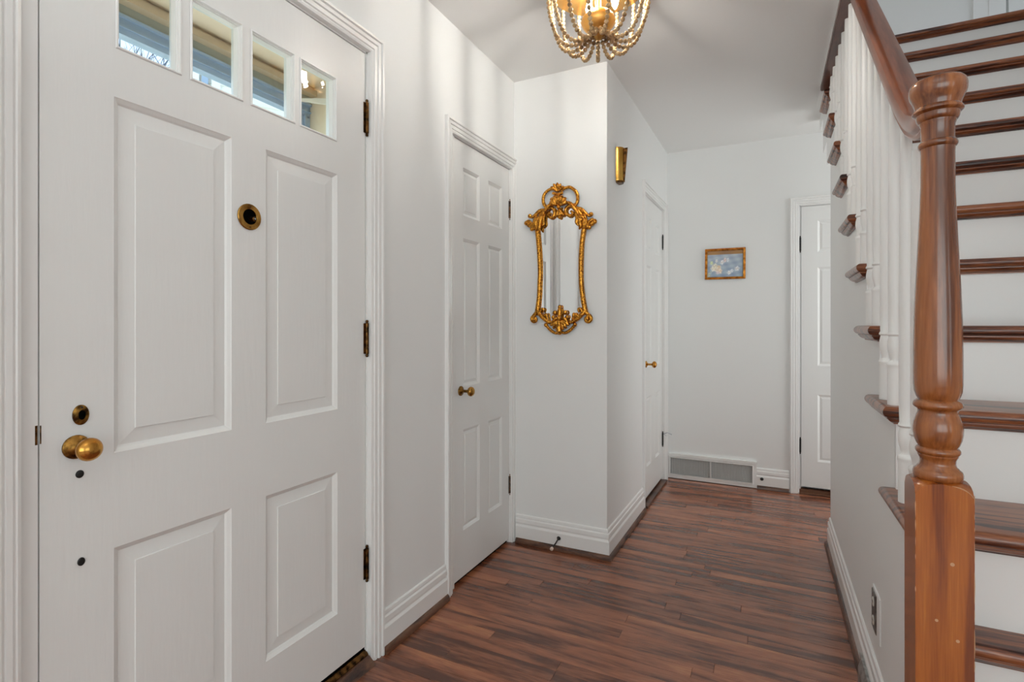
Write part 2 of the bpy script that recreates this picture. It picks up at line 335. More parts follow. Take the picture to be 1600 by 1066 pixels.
baseboard('baseboard_left', mL, 1.5, 1.918, 'white stepped baseboard between the front door and closet door')
shoe('trim_1', mL, 1.5, 1.918, 'brown shoe strip between the front door and closet door')
baseboard('baseboard_front', mF, WX + 0.015, -0.741, 'white baseboard below the gilt mirror', 0, 1)
shoe('trim_2', mF, WX + 0.02, -0.741, 'brown shoe strip below the gilt mirror wall', 0, 1)
baseboard('baseboard_inner', mI, BY, 3.385, 'white baseboard along the passage below the sconce', -1, 0)
shoe('trim_3', mI, BY, 3.385, 'brown shoe strip along the passage below the sconce', -1, 0)
baseboard('baseboard_back', mB, -0.074, 0.135, 'short white baseboard between the vent and far door')
shoe('trim_4', mB, -0.072, 0.135, 'brown shoe strip between the vent and far door')
baseboard('baseboard_right', mR, 0.78, REND, 'white baseboard running under the stair wall')
shoe('trim_5', mR, 0.78, REND + 0.0, 'brown shoe strip under the stair wall')
baseboard('baseboard_near', mL, -3.15, 0.415, 'white baseboard left of the front door')
# ---------------------------------------------------------------- door builder
CP = [(0.0, -0.014), (0.0, 0.004), (0.006, 0.0065), (0.009, 0.0045), (0.012, 0.0045), (0.014, 0.009), (0.024, 0.010), (0.026, 0.0075), (0.029, 0.0075), (0.031, 0.013), (0.040, 0.014), (0.042, 0.011), (0.045, 0.011), (0.047, 0.018), (0.054, 0.019), (0.058, 0.016), (0.058, 0.0)]
def casing(parent, mp, a0, a1, zt, z0=0.0, clip=None, sc=1.0):
    segs = {'side_casing': [('L', 0), ('L', 1)], 'head_casing': [('L', 1), ('R', 1)], 'side_casing.001': [('R', 1), ('R', 0)]}
    for nme, ends in segs.items():
        bm = BM(); rings = []
        for side, top in ends:
            r = []
            for u, v in CP:
                u *= sc; a = (a0 - u) if side == 'L' else (a1 + u)
                if clip is not None: a = min(a, clip)
                r.append(mp(a, zt + u if top else z0, v))
            rings.append(r)
        loft(bm, rings); obj(nme.split('.')[0], bm, M_trim, parent)
def leaf(parent, mp, a0, a1, z0, z1, v, holes, th=0.044, mat=None):
    bm = BM(); A = sorted({a0, a1, *[h[0] for h in holes], *[h[1] for h in holes]}); Z = sorted({z0, z1, *[h[2] for h in holes], *[h[3] for h in holes]})
    S = lambda i, j: 0 <= i < len(A) - 1 and 0 <= j < len(Z) - 1 and not any(h[0] <= (A[i] + A[i + 1]) / 2 <= h[1] and h[2] <= (Z[j] + Z[j + 1]) / 2 <= h[3] for h in holes)
    q = lambda pts: bm.faces.new([bm.verts.new(mp(*p)) for p in pts]); w = v - th
    for i in range(len(A) - 1):
        for j in range(len(Z) - 1):
            if not S(i, j): continue
            x0, x1, y0, y1 = A[i], A[i + 1], Z[j], Z[j + 1]
            q([(x0, y0, v), (x1, y0, v), (x1, y1, v), (x0, y1, v)]); q([(x0, y0, w), (x0, y1, w), (x1, y1, w), (x1, y0, w)])
            if not S(i - 1, j): q([(x0, y0, v), (x0, y1, v), (x0, y1, w), (x0, y0, w)])
            if not S(i + 1, j): q([(x1, y0, v), (x1, y0, w), (x1, y1, w), (x1, y1, v)])
            if not S(i, j - 1): q([(x0, y0, v), (x0, y0, w), (x1, y0, w), (x1, y0, v)])
            if not S(i, j + 1): q([(x0, y1, v), (x1, y1, v), (x1, y1, w), (x0, y1, w)])
    bmesh.ops.remove_doubles(bm, verts=bm.verts, dist=1e-5)
    return obj('leaf', bm, mat or M_door, parent)
def panel(parent, mp, r, v, wide, deep=0.011):
    bm = BM()
    ins = [0, 0.002, 0.009, 0.013, 0.0145, wide - 0.004, wide - 0.003, wide]
    dep = [v, v - 0.002, v - deep * 0.62, v - deep, v - deep, v - deep * 0.74, v - deep * 0.5, v - deep * 0.5]
    rectloft(bm, mp, [inset(r, i) for i in ins], dep)
    return obj('panel', bm, M_door, parent)
def hinge(parent, mp, a, z, v, mat, h=0.1, r=0.0062, leafw=0.012):
    bm = BM(); c = mp(a, z - h / 2, v)
    pr = [(r * 0.35, -0.012), (r * 0.75, -0.009), (r * 0.75, -0.005), (r * 0.5, -0.002), (r, 0)]
    for k in range(1, 5): pr += [(r, h * k / 5 - 0.0006), (r * 0.86, h * k / 5), (r, h * k / 5 + 0.0006)]
    pr += [(r, h), (r * 0.5, h + 0.002), (r * 0.75, h + 0.005), (r * 0.75, h + 0.009), (r * 0.35, h + 0.012)]
    lathe(bm, pr, c, 'Z', 14)
    pbox(bm, mp, a - leafw, a, z - h / 2, z + h / 2, v - r * 0.8, v - r * 0.45)
    return obj('hinge', bm, mat, parent, smooth=True)
def knob(parent, mp, a, z, v, mat, rr=0.024, kr=0.022, stem=0.05, roset=None, sx=1.0):
    d = (mp(a, z, 1) - mp(a, z, 0)).normalized(); c = mp(a, z, v)
    bm = BM(); lathe(bm, [(rr, 0), (rr, 0.003), (rr * 0.9, 0.006), (rr * 0.62, 0.008), (rr * 0.45, 0.012), (0.007, 0.014), (0.0065, stem - kr * 0.7), (0.009, stem - kr * 0.62)], c, d, 24)
    ro = obj('rosette', bm, roset or mat, parent, smooth=True)
    bm = BM(); pr = [(kr * math.sin(t), stem - kr * 0.72 * math.cos(t)) for t in [PI * (0.1 + 0.9 * k / 12) for k in range(13)]]
    lathe(bm, [(0.008, stem - kr * 0.78)] + pr, c, d, 24)
    obj('knob', bm, mat, ro, smooth=2)
SIX = [(1.715, 1.94), (0.912, 1.608), (0.235, 0.708)]
# ---- door_1, the front door
V = -0.015
d1 = root('door_1', 'wide white front door with four small lites and four raised panels', kind='structure')
A = lambda y: y * 0.981
cols = [(0.641, 0.920), (1.025, 1.301)]; rows = [(0.920, 1.701), (0.239, 0.712)]
lites = [(A(0.656), A(0.803), 1.808, 2.020), (A(0.824), A(0.972), 1.808, 2.020), (A(0.995), A(1.150), 1.808, 2.020), (A(1.167), A(1.323), 1.808, 2.020)]
pn = [(c[0], c[1], r[0], r[1]) for c in cols for r in rows]
leaf(d1, mL, 0.511, 1.434, 0.058, 2.163, V, pn + lites)
for r in pn: panel(d1, mL, r, V, 0.050)
for r in lites:
    bm = BM(); ins = [0, 0.002, 0.0045, 0.0055, 0.0075, 0.0085, 0.0105, 0.0115]
    dep = [V + 0.0005, V + 0.0035, V + 0.0035, V - 0.002, V - 0.002, V - 0.007, V - 0.007, V - 0.024]
    rectloft(bm, mL, [inset(r, i) for i in ins], dep, False)
    rectloft(bm, mL, [inset(r, i) for i in (0.0115, 0.0085, 0.002)], [V - 0.024, V - 0.030, V - 0.046], False)
    lf = obj('lite_frame', bm, M_trim, d1)
    bm = BM(); pbox(bm, mL, r[0] + 0.004, r[1] - 0.004, r[2] + 0.004, r[3] - 0.004, V - 0.0265, V - 0.0235)
    obj('pane', bm, M_glass, lf)
casing(d1, mL, 0.476, 1.444, 2.172)
bm = BM(); pbox(bm, mL, 0.474, 0.508, 0, 2.178, -0.1, -0.014); pbox(bm, mL, 1.4375, 1.475, 0, 2.178, -0.1, -0.014); pbox(bm, mL, 0.474, 1.475, 2.1665, 2.195, -0.1, -0.014)
pbox(bm, mL, 0.474, 0.522, 0, 2.178, -0.1, -0.064); pbox(bm, mL, 1.423, 1.475, 0, 2.178, -0.1, -0.064); pbox(bm, mL, 0.474, 1.475, 2.150, 2.195, -0.1, -0.064)
obj('jamb', bm, M_trim, d1)
for z in (1.936, 1.152, 0.352): hinge(d1, mL, 1.437, z, -0.0095, M_bronze, 0.108, 0.0066)
knob(d1, mL, 0.571, 0.948, V, M_knob, 0.0245, 0.0235, 0.052, M_patina)
def disc(parent, name, mp, a, z, v, r, mat, hgt=0.004, rz=None, label=None, prof=None):
    d = (mp(a, z, 1) - mp(a, z, 0)).normalized(); bm = BM()
    lathe(bm, prof or [(r, 0), (r, hgt * 0.6), (r * 0.86, hgt), (r * 0.01, hgt)], mp(a, z, v), d, 24, True, 1.0, (rz / r) if rz else 1.0)
    o = obj(name, bm, mat, parent, smooth=True)
    if label: o['label'] = label
    return o
lk = disc(d1, 'deadbolt_plate', mL, 0.579, 1.013, V, 0.0148, M_patina, 0.004, 0.021, 'tarnished oval deadbolt plate')
disc(lk, 'keyhole', mL, 0.580, 1.013, V + 0.0042, 0.0065, M_hole, 0.0012, 0.010)
disc(lk, 'screw', mL, 0.580, 1.029, V + 0.0042, 0.002, M_black, 0.0008)
disc(d1, 'bolt_hole', mL, 0.5775, 0.890, V, 0.0075, M_black, 0.002, 0.0082, 'small dark old lock hole')
disc(d1, 'bolt_hole', mL, 0.580, 0.707, V, 0.0068, M_black, 0.003, 0.0085, 'dark round plug low on the door')
pk = disc(d1, 'knocker_plate', mL, 0.972, 1.498, V, 0.036, M_brass, label='round brass peephole surround', prof=[(0.036, 0), (0.036, 0.003), (0.0345, 0.0045), (0.0215, 0.0045), (0.0205, 0.003), (0.0203, -0.006)], hgt=0.004)
disc(pk, 'peephole_well', mL, 0.972, 1.498, V + 0.0005, 0.0206, M_hole, 0.001)
bm = BM(); c = mL(0.977, 1.492, V + 0.001); lathe(bm, [(0.0062, 0), (0.0062, 0.016), (0.005, 0.0175), (0.003, 0.0178), (0.003, 0.0165), (0.0001, 0.0165)], c, (1, 0, 0), 16)
obj('peephole_tube', bm, M_bronze, pk, smooth=True)
bm = BM(); lathe(bm, [(0.0026, 0.0), (0.0022, 0.0012), (0.0001, 0.0018)], mL(0.977, 1.492, V + 0.0175), (1, 0, 0), 10)
obj('peephole_lens', bm, M_chrome, pk, smooth=True)
for dz in (0.028, -0.028): disc(pk, 'screw', mL, 0.972, 1.498 + dz, V + 0.0044, 0.003, M_bronze, 0.0012)
bm = BM(); pbox(bm, mL, 0.5035, 0.5075, 0.965, 1.003, V, V + 0.0012); pbox(bm, mL, 0.5115, 0.5135, 0.966, 1.002, V, V + 0.0008); obj('latch_plate', bm, M_bronze, d1)
# saddle under the front door
bm = BM(); pbox(bm, mL, 0.478, 1.437, 0.0, 0.05, -0.30, -0.022); obj('door_sill', bm, M_hole, d1)
bm = BM(); loft(bm, [[mL(a, z, v) for v, z in ((-0.05, 0.0), (-0.05, 0.045), (-0.018, 0.043), (-0.006, 0.030), (-0.006, 0.0))] for a in (0.478, 1.440)]); obj('weather_bar', bm, M_bronze, d1)
bm = BM(); loft(bm, [[mL(a, z, v) for v, z in ((-0.02, 0.0), (-0.02, 0.029), (0.000, 0.026), (0.020, 0.010), (0.028, 0.001))] for a in (0.478, 1.440)]); obj('saddle', bm, M_shoe, d1)
# ---- six panel doors
def six_panel(name, label, mp, a0, a1, z0, z1, cols, clip, kn, kz, hinges, hmat, cin, c_out=None, kmat=M_brass, v=-0.015, knobside=1):
    d = root(name, label, kind='structure')
    pn = [(c[0], c[1], r[0], r[1]) for c in cols for r in SIX]
    leaf(d, mp, a0, a1, z0, z1, v, pn, 0.036)
    for r in pn: panel(d, mp, r, v, 0.030, 0.010)
    casing(d, mp, cin[0], cin[1], z1 + 0.006, clip=clip)
    bm = BM(); pbox(bm, mp, cin[0] - 0.001, a0 - 0.0025, 0, z1 + 0.01, -0.1, -0.013); pbox(bm, mp, a1 + 0.0025, cin[1] + 0.006, 0, z1 + 0.01, -0.1, -0.013); pbox(bm, mp, cin[0] - 0.001, cin[1] + 0.006, z1 + 0.003, z1 + 0.012, -0.1, -0.013)
    pbox(bm, mp, cin[0] - 0.001, a0 + 0.01, 0, z1, -0.1, -0.056); pbox(bm, mp, a1 - 0.01, cin[1], 0, z1, -0.1, -0.056)
    obj('jamb', bm, M_trim, d)
    if kn: knob(d, mp, kn, kz, v, kmat, 0.023, 0.0225, 0.056, M_patina if kmat is M_brass else kmat)
    for z, aa in hinges: hinge(d, mp, aa, z, v + 0.004, hmat, 0.095, 0.0058)
    return d
d2 = six_panel('door_2', 'narrow white six-panel closet door left of the gilt mirror', mL, 2.020, 2.578, 0.020, 2.057, [(2.097, 2.253), (2.343, 2.495)], 2.63, 2.075, 0.893, [(1.838, 2.586), (0.318, 2.586)], M_bronze, (1.978, 2.583))
d3 = six_panel('door_3', 'white six-panel door in the passage beyond the sconce', mI, 3.483, 4.10, 0.032, 2.072, [(3.575, 3.722), (3.862, 4.008)], None, 3.555, 0.935, [(1.835, 4.104), (0.325, 4.104)], M_black, (3.443, 4.105), kmat=M_knob)
mB2 = lambda a, z, v: mB(a, z, v)
d4 = six_panel('door_4', 'white six-panel door in the far wall partly behind the stair wall', mB2, 0.212, 0.945, 0.050, 2.043, [(0.314, 0.53), (0.65, 0.85)], None, 0.885, 0.93, [(1.776, 0.207), (0.340, 0.207)], M_black, (0.200, 0.950))
bm = BM(); pbox(bm, mB, 0.2, 0.955, 0.0, 0.032, -0.05, -0.001); pbox(bm, mB, 0.2, 0.955, 0.0, 0.012, -0.002, 0.02); obj('saddle', bm, M_shoe, d4)
bm = BM(); pbox(bm, mI, 3.446, 4.108, 0.0, 0.016, -0.07, 0.022); obj('saddle', bm, M_shoe, d3)
bm = BM(); pbox(bm, mL, 1.98, 2.584, -0.01, 0.0035, -0.3, -0.03); obj('saddle', bm, M_hole, d2)  # black strip paints the shade in the gap under the closet door
# chrome pin stop on the passage door's lower hinge
bm = BM(); c = mI(4.104, 0.365, -0.006); tube(bm, [c, c + Vector((0.03, -0.004, 0.012)), c + Vector((0.062, -0.008, 0.0))], [0.003, 0.003, 0.0045], 8)
tube(bm, [c + Vector((0, 0, -0.0)), c + Vector((0.022, 0.0, -0.014))], 0.0025, 8)
o = obj('hinge_pin_stop', bm, M_chrome, d3, smooth=True); o['label'] = 'chrome hinge pin door stop'
# closet interiors and passage backing (dark behind gaps)
bm = BM(); box(bm, (WX - 0.38, 1.60, 0), (WX - 0.351, 2.76, CZ))
tag(obj('wall_closet_back', bm, M_wall), 'closet walls behind the narrow white door', kind='structure')
# ---- upstairs door
d5 = root('door_5', 'white upstairs door at the top of the stairs', kind='structure', loc=(1.457, 4.6, 2.894))
mU = lambda a, z, v: Vector((a, 4.62 - v, z))
bm = BM(); pn = [(1.56, 1.78, 3.1, 3.6), (1.92, 2.14, 3.1, 3.6), (1.56, 1.78, 3.8, 4.5), (1.92, 2.14, 3.8, 4.5)]
leaf(d5, mU, 1.457, 2.24, 2.90, 4.93, -0.012, pn)
for r in pn: panel(d5, mU, r, -0.012, 0.035)
bm = BM()
for u0, u1, v in ((1.262, 1.30, 0.022), (1.30, 1.345, 0.016), (1.345, 1.385, 0.020), (1.385, 1.42, 0.013), (1.42, 1.438, 0.004)): pbox(bm, mU, u0, u1, 2.894, 4.95, -0.02, v)
obj('side_casing', bm, M_trim, d5)
# ---------------------------------------------------------------- staircase
st = root('staircase', 'steep wooden staircase with white risers, dark oak treads and white balusters', 'staircase', (RX, 0.75, 0))
XR = 1.3; XL = 0.27
def tread_outline(xl, yf, yb2, yb, i, z):
    return [(XR, yf + i, z), (xl + i, yf + i, z), (xl + i, yb2 - i, z), (RX + 0.006, yb2 - i, z), (RX + 0.006, yb, z), (XR, yb, z)]
for k, (y, z) in enumerate(steps):
    top = k == len(steps) - 1; XL = 0.27 if k > 2 else RX + 0.001
    yb = (steps[k + 1][0] + 0.036) if not top else y + 0.93; yb2 = max(yb + 0.028, y + 0.1) if not top else y + 0.292
    r = 0.0145; th = 0.029
    bm = BM(); rings = []
    for j in range(9):
        a = -PI / 2 + PI * j / 8; rings.append(tread_outline(XL, y, yb2, yb, r * (1 - math.cos(a)), z - th / 2 + th / 2 * math.sin(a)))
    loft(bm, rings); tr = obj('tread', bm, M_tread, st, smooth=True)
    bm = BM(); rings = []
    for ins, dz in ((0.0115, 0), (0.0115, 0.003), (0.0135, 0.0045), (0.0165, 0.009), (0.022, 0.0135), (0.029, 0.016), (0.029, 0.019), (0.035, 0.0195)):
        rings.append(tread_outline(XL, y, yb2 - 0.0, yb, ins, z - th - dz))
    loft(bm, rings); obj('cove_moulding', bm, M_tread, tr, smooth=True)
    zb = steps[k - 1][1] if k else 0
    bm = BM(); box(bm, (RX, y + 0.034, zb - 0.028 if k else 0), (XR, y + 0.048, z - th)); obj('riser', bm, M_trim, st)
# solid carriage under steps so light does not leak (white underside)
bm = BM(); y0, z0 = steps[0]; y1, z1 = steps[-1]
loft(bm, [[(x, 1.75, 0.68), (x, y1 + 0.05, z1 - 0.33), (x, y1 + 0.05, z1 - 0.28), (x, 1.75, 0.74)] for x in (RX + 0.11, XR)])
obj('carriage', bm, M_wall, st)
bm = BM()
for k, (y, z) in enumerate(steps):
    if y < REND - 0.3: continue
    y0_ = max(y + 0.034, REND); y1_ = y + GO + 0.034
    if y1_ <= y0_: continue
    box(bm, (RX, y0_, max(z - 0.42, 2.13)), (RX + 0.022, y1_, z - 0.03))
obj('stringer', bm, M_trim, st)
# newel post
NC = (0.303, 1.305)
def py(yy): return 1.2 + (508 - yy) * 1.0385 / 815
def pr_(w): return w * 0.000492
NP = [(0.0001, py(123)), (0.030, py(125)), (0.040, py(127)), (0.0445, py(131)), (0.0465, py(137)), (0.0466, py(144)), (0.0450, py(150)), (0.0415, py(156)), (0.0390, py(161)), (0.0375, py(165)), (0.0368, py(169)), (0.0385, py(170.5)), (0.0408, py(173)), (0.0408, py(176)), (0.0385, py(178)),
      (0.0350, py(179.5)), (0.0348, py(183)), (0.0338, py(187)), (0.0318, py(190)), (0.0295, py(191)), (0.0290, py(194)), (0.0272, py(197)), (0.0268, py(216)), (0.0270, py(221)), (0.0298, py(222)), (0.0318, py(225)), (0.0318, py(228)), (0.0300, py(231)), (0.0278, py(232.5)),
      (0.0272, py(240)), (0.0275, py(290)), (0.0295, py(340)), (0.0330, py(400)), (0.0362, py(455)), (0.0382, py(500)), (0.0392, py(550)), (0.0394, py(580)), (0.0392, py(600)), (0.0380, py(611)), (0.0350, py(619)), (0.0325, py(623)), (0.0322, py(624)),
      (0.0342, py(625)), (0.0375, py(627)), (0.0395, py(630)), (0.0402, py(632.5)), (0.0395, py(635)), (0.0372, py(637)), (0.0335, py(639)), (0.0322, py(641)), (0.0325, py(645)), (0.0355, py(652)), (0.0388, py(660)), (0.0400, py(668)), (0.0398, py(676)), (0.0380, py(685)), (0.0345, py(693)), (0.0315, py(697)),
      (0.0312, py(698)), (0.0340, py(699.5)), (0.0360, py(702)), (0.0362, py(705)), (0.0345, py(707.5)), (0.0325, py(709)), (0.0325, py(711)), (0.0310, py(713)), (0.0288, py(717)), (0.0284, py(722)), (0.0300, py(727)), (0.0330, py(729)), (0.0340, py(730.5)), (0.0345, py(731)), (0.0385, py(733.5)), (0.0402, py(738)), (0.0402, py(742)), (0.0385, py(746)), (0.0340, py(749)), (0.030, py(753))]
bm = BM(); lathe(bm, [(r, z) for r, z in NP], (NC[0], NC[1], 0), 'Z', 48)
nw = obj('newel_post', bm, M_newel2, st, smooth=True); nw['label'] = 'turned varnished newel post'
bm = BM(); h = 0.045; n = 10; ztop = py(747); g = {}
for i in range(n + 1):
    for j in range(n + 1):
        xx = -h + 2 * h * i / n; yy = -h + 2 * h * j / n; rr = math.hypot(xx, yy)
        t = max(0, (rr - 0.036) / (h * math.sqrt(2) - 0.036)); g[i, j] = bm.verts.new((NC[0] + xx, NC[1] + yy, ztop - 0.030 * (1 - math.sqrt(max(0, 1 - t * t * 0.98)))))
for i in range(n):
    for j in range(n): bm.faces.new([g[i, j], g[i + 1, j], g[i + 1, j + 1], g[i, j + 1]])
def side(vs):
    lo = [bm.verts.new((v.co.x, v.co.y, 0.02)) for v in vs]
    for a in range(len(vs) - 1): bm.faces.new([vs[a], vs[a + 1], lo[a + 1], lo[a]])
side([g[i, 0] for i in range(n + 1)]); side([g[n, j] for j in range(n + 1)]); side([g[i, n] for i in range(n, -1, -1)]); side([g[0, j] for j in range(n, -1, -1)])
bmesh.ops.remove_doubles(bm, verts=bm.verts, dist=1e-5)
obj('newel_block', bm, M_newel, nw, smooth=True)
rw = random.Random(5)
for sx_, sy_ in ((-1, -1), (1, -1)):
    z = 0.52
    while z < 0.855:
        L_ = rw.uniform(0.01, 0.07)
        if rw.random() < 0.72:
            bm = BM(); x_, y_ = NC[0] + sx_ * h, NC[1] + sy_ * h; w_ = rw.uniform(0.0004, 0.0009)
            tube(bm, [(x_ - sx_ * .0004, y_ - sy_ * .0004, z), (x_ - sx_ * .0002, y_ - sy_ * .0002, z + L_ * .5), (x_ - sx_ * .0004, y_ - sy_ * .0004, min(z + L_, 0.858))], [w_ * .5, w_, w_ * .4], 6)
            obj('worn_edge', bm, M_worn, nw, smooth=True)
        z += L_
bm = BM(); tube(bm, [(NC[0] + h * t, NC[1] - h - .0001, ztop - 0.030 * (1 - math.sqrt(max(0, 1 - (max(0, (math.hypot(h * t, h) - 0.036) / (h * math.sqrt(2) - 0.036))) ** 2 * 0.98))) - .0004) for t in [0.25 + 0.72 * k / 10 for k in range(11)]], [0.0003 + 0.0008 * math.sin(PI * k / 10) for k in range(11)], 6)
obj('worn_edge', bm, M_worn, nw, smooth=True)
for (dx, z, r) in ((0.012, 0.744, 0.0035), (-0.012, 0.632, 0.0028), (0.02, 0.60, 0.003)):
    bm = BM(); lathe(bm, [(r, 0), (r, 0.0004), (r * 0.6, 0.0006), (0.0001, 0.0002)], (NC[0] + dx, NC[1] - 0.045, z), (0, -1, 0), 12)
    obj('screw_plug', bm, M_worn, nw, smooth=True)
# handrail: moulded section swept up the flight, easing at the newel, dying into the ceiling edge
RXC = 0.308
sec = [(-0.021, 0.0), (-0.024, 0.006), (-0.022, 0.012), (-0.026, 0.017), (-0.031, 0.024), (-0.033, 0.034), (-0.0325, 0.045), (-0.029, 0.053), (-0.022, 0.0565), (-0.010, 0.0585), (0, 0.059)]
sec = sec + [(-x, y_) for x, y_ in sec[-2::-1]]
def railz(yy): return 1.688 + 0.93 * (yy - 1.553) - 0.012
path = [(1.342, 1.598, 0.15), (1.375, 1.596, 0.2), (1.41, 1.602, 0.38), (1.45, 1.618, 0.60), (1.49, 1.637, 0.74), (1.53, 1.664, 0.75)] + [(yy, railz(yy), math.atan(0.93)) for yy in (1.6, 1.9, 2.2, 2.52)]
bm = BM(); rings = []
for yy, zz, a in path: rings.append([(RXC + x, yy - h_ * math.sin(a), zz + h_ * math.cos(a)) for x, h_ in sec])
loft(bm, rings); hr = obj('handrail', bm, M_rail, st, smooth=True); hr['label'] = 'varnished moulded handrail'
# balusters
def bal_prof(z0, z1):
    P = [(0.0168, 0), (0.0168, 0.098), (0.0172, 0.104), (0.0185, 0.107), (0.0185, 0.111), (0.0165, 0.115), (0.0115, 0.119), (0.0105, 0.124), (0.0120, 0.131), (0.0155, 0.144), (0.0168, 0.157), (0.0160, 0.170), (0.0140, 0.180), (0.0130, 0.185), (0.0160, 0.187), (0.0175, 0.190), (0.0160, 0.194), (0.0140, 0.197), (0.0150, 0.24), (0.0150, 0.40)]
    L = z1 - z0; P += [(0.0145, min(0.55, L * 0.7)), (0.0118, L)]
    return P
nb = 0
for k in range(3, 14):
    y, z = steps[k]
    for j in range(2):
        yy = y + 0.052 + 0.114 * j
        if yy < 1.40: continue
        top = min(railz(yy) + 0.004, 2.502) if yy < 2.53 else 2.502
        if z > 2.40 or top - z < 0.12: continue
        bm = BM(); pr = [(r_, h_) for r_, h_ in bal_prof(z, top) if h_ < top - z - 0.01] + [(0.0118, top - z)]
        lathe(bm, pr, (RXC - 0.003, yy, z - 0.001), 'Z', 14)
        obj('baluster', bm, M_bal, st, smooth=True); nb += 1
# brown band along the ceiling edge
tr6 = root('trim_6', 'dark brown band along the ceiling edge above the balusters', kind='structure')
bm = BM(); box(bm, (0.262, 1.0, 2.502), (0.33, 3.37, 2.534)); bmesh.ops.bevel(bm, geom=bm.edges[:], offset=0.004, segments=2, affect='EDGES'); obj('band', bm, M_band, tr6)
bm = BM(); box(bm, (0.266, 1.0, 2.534), (0.29, 3.40, 2.90)); obj('fascia', bm, M_trim, tr6)
bm = BM(); box(bm, (0.2675, 3.40, 2.5515), (0.325, 3.80, 2.86)); obj('end_board', bm, M_trim, tr6)
# ---------------------------------------------------------------- gilt mirror
def MP(x, y_, d=0.0):
    """zoom sheet coordinates -> the wall plane the mirror hangs on; d = distance off the wall"""
    px = 800 + x / 3.806; pyy = 260 + y_ / 3.806; Y = 2.598; u = (px - 800) / 815
    D = Y / (CS + u * SN); return Vector((D * (u * CS - SN), BY - d, 1.2 + (508 - pyy) / 815 * D))
mr = root('mirror', 'tall gilt rococo mirror with a scrolled shell crest on the white wall', 'mirror', (-0.99, BY - 0.01, 1.15))
PXM = 0.00094
FD = (Vector((0, 1, 0)), 0.75)
def mt(bm, pts, r, d=0.016, seg=8, n=5):
    """pts in sheet coordinates (x, y[, off wall]); r list/scalar in sheet px"""
    rr = r if hasattr(r, '__len__') else [r] * len(pts)
    s = spline([(p[0], p[1], (p[2] if len(p) > 2 else d), rr[i]) for i, p in enumerate(pts)], n)
    def ext(p, q_):
        L_ = math.hypot(p[0] - q_[0], p[1] - q_[1]) or 1; k_ = p[3] / L_
        return [(p[0] + (p[0] - q_[0]) * k_ * a_, p[1] + (p[1] - q_[1]) * k_ * a_, p[2] - 0.001, p[3] * b_) for a_, b_ in ((0.4, 0.86), (0.7, 0.55), (0.85, 0.2))]
    s = ext(s[0], s[1])[::-1] + s + ext(s[-1], s[-2])
    tube(bm, [MP(a, b, c) for a, b, c, _ in s], [max(q_ * PXM, 0.0004) for *_, q_ in s], seg, FD)
def scroll(bm, cx, cy, r0, r1, a0, turns, w, d=0.018, wend=None):
    P = []; n = max(6, int(abs(turns) * 24))
    for i in range(n + 1):
        t = i / n; a = a0 + turns * 2 * PI * t; rr = r0 + (r1 - r0) * t
        P.append((cx + rr * math.cos(a), cy + rr * math.sin(a), d + 0.006 * t, w + ((wend if wend else w * 0.8) - w) * t))
    tube(bm, [MP(a, b, c) for a, b, c, _ in P], [q_ * PXM for *_, q_ in P], 8, FD)
def mball(bm, x, y_, r, d=0.02): c = MP(x, y_, d); ball(bm, c, r * PXM, 10, 7, (1, 0.8, 1))
# glass outline
lft = spline([(166, 330), (158, 372), (163, 430), (170, 520), (174, 600), (172, 700), (166, 780), (160, 850), (185, 880)], 5)
rgt = spline([(412, 318), (420, 365), (408, 440), (401, 540), (398, 620), (400, 700), (408, 780), (420, 850), (395, 880)], 5)
bm = BM(); vl = [bm.verts.new(MP(a, b, 0.008)) for a, b in lft]; vrr = [bm.verts.new(MP(a, b, 0.008)) for a, b in rgt]
for i in range(len(vl) - 1): bm.faces.new([vl[i], vl[i + 1], vrr[i + 1], vrr[i]])
tp = [bm.verts.new(MP(a, b, 0.008)) for a, b in ((200, 268), (250, 245), (300, 243), (350, 250), (385, 280))]
bm.faces.new([vl[0]] + tp + [vrr[0]]) if True else None
bt = [bm.verts.new(MP(a, b, 0.008)) for a, b in ((220, 930), (285, 965), (360, 930))]
bm.faces.new([vl[-1]] + bt + [vrr[-1]])
ge = bmesh.ops.extrude_face_region(bm, geom=bm.faces[:]); bmesh.ops.translate(bm, verts=[e for e in ge['geom'] if isinstance(e, bmesh.types.BMVert)], vec=(0, 0.006, 0))
obj('mirror_glass', bm, M_mirror, mr)
for pts in ([(148, 352), (152, 400), (158, 470), (163, 550), (165, 630), (163, 700), (160, 770), (154, 830), (148, 875)], [(430, 345), (424, 390), (415, 450), (410, 530), (408, 610), (410, 690), (418, 770), (428, 830), (437, 872)]):
    bm = BM(); mt(bm, pts, [13, 14, 13, 13, 12.5, 13, 13, 14, 15], 0.016, 10)
    off = 7 if pts[0][0] > 300 else 8
    mt(bm, [(p[0] + off, p[1]) for p in pts], 8, 0.010, 8)
    obj('side_rail', bm, M_gilt, mr, smooth=2)
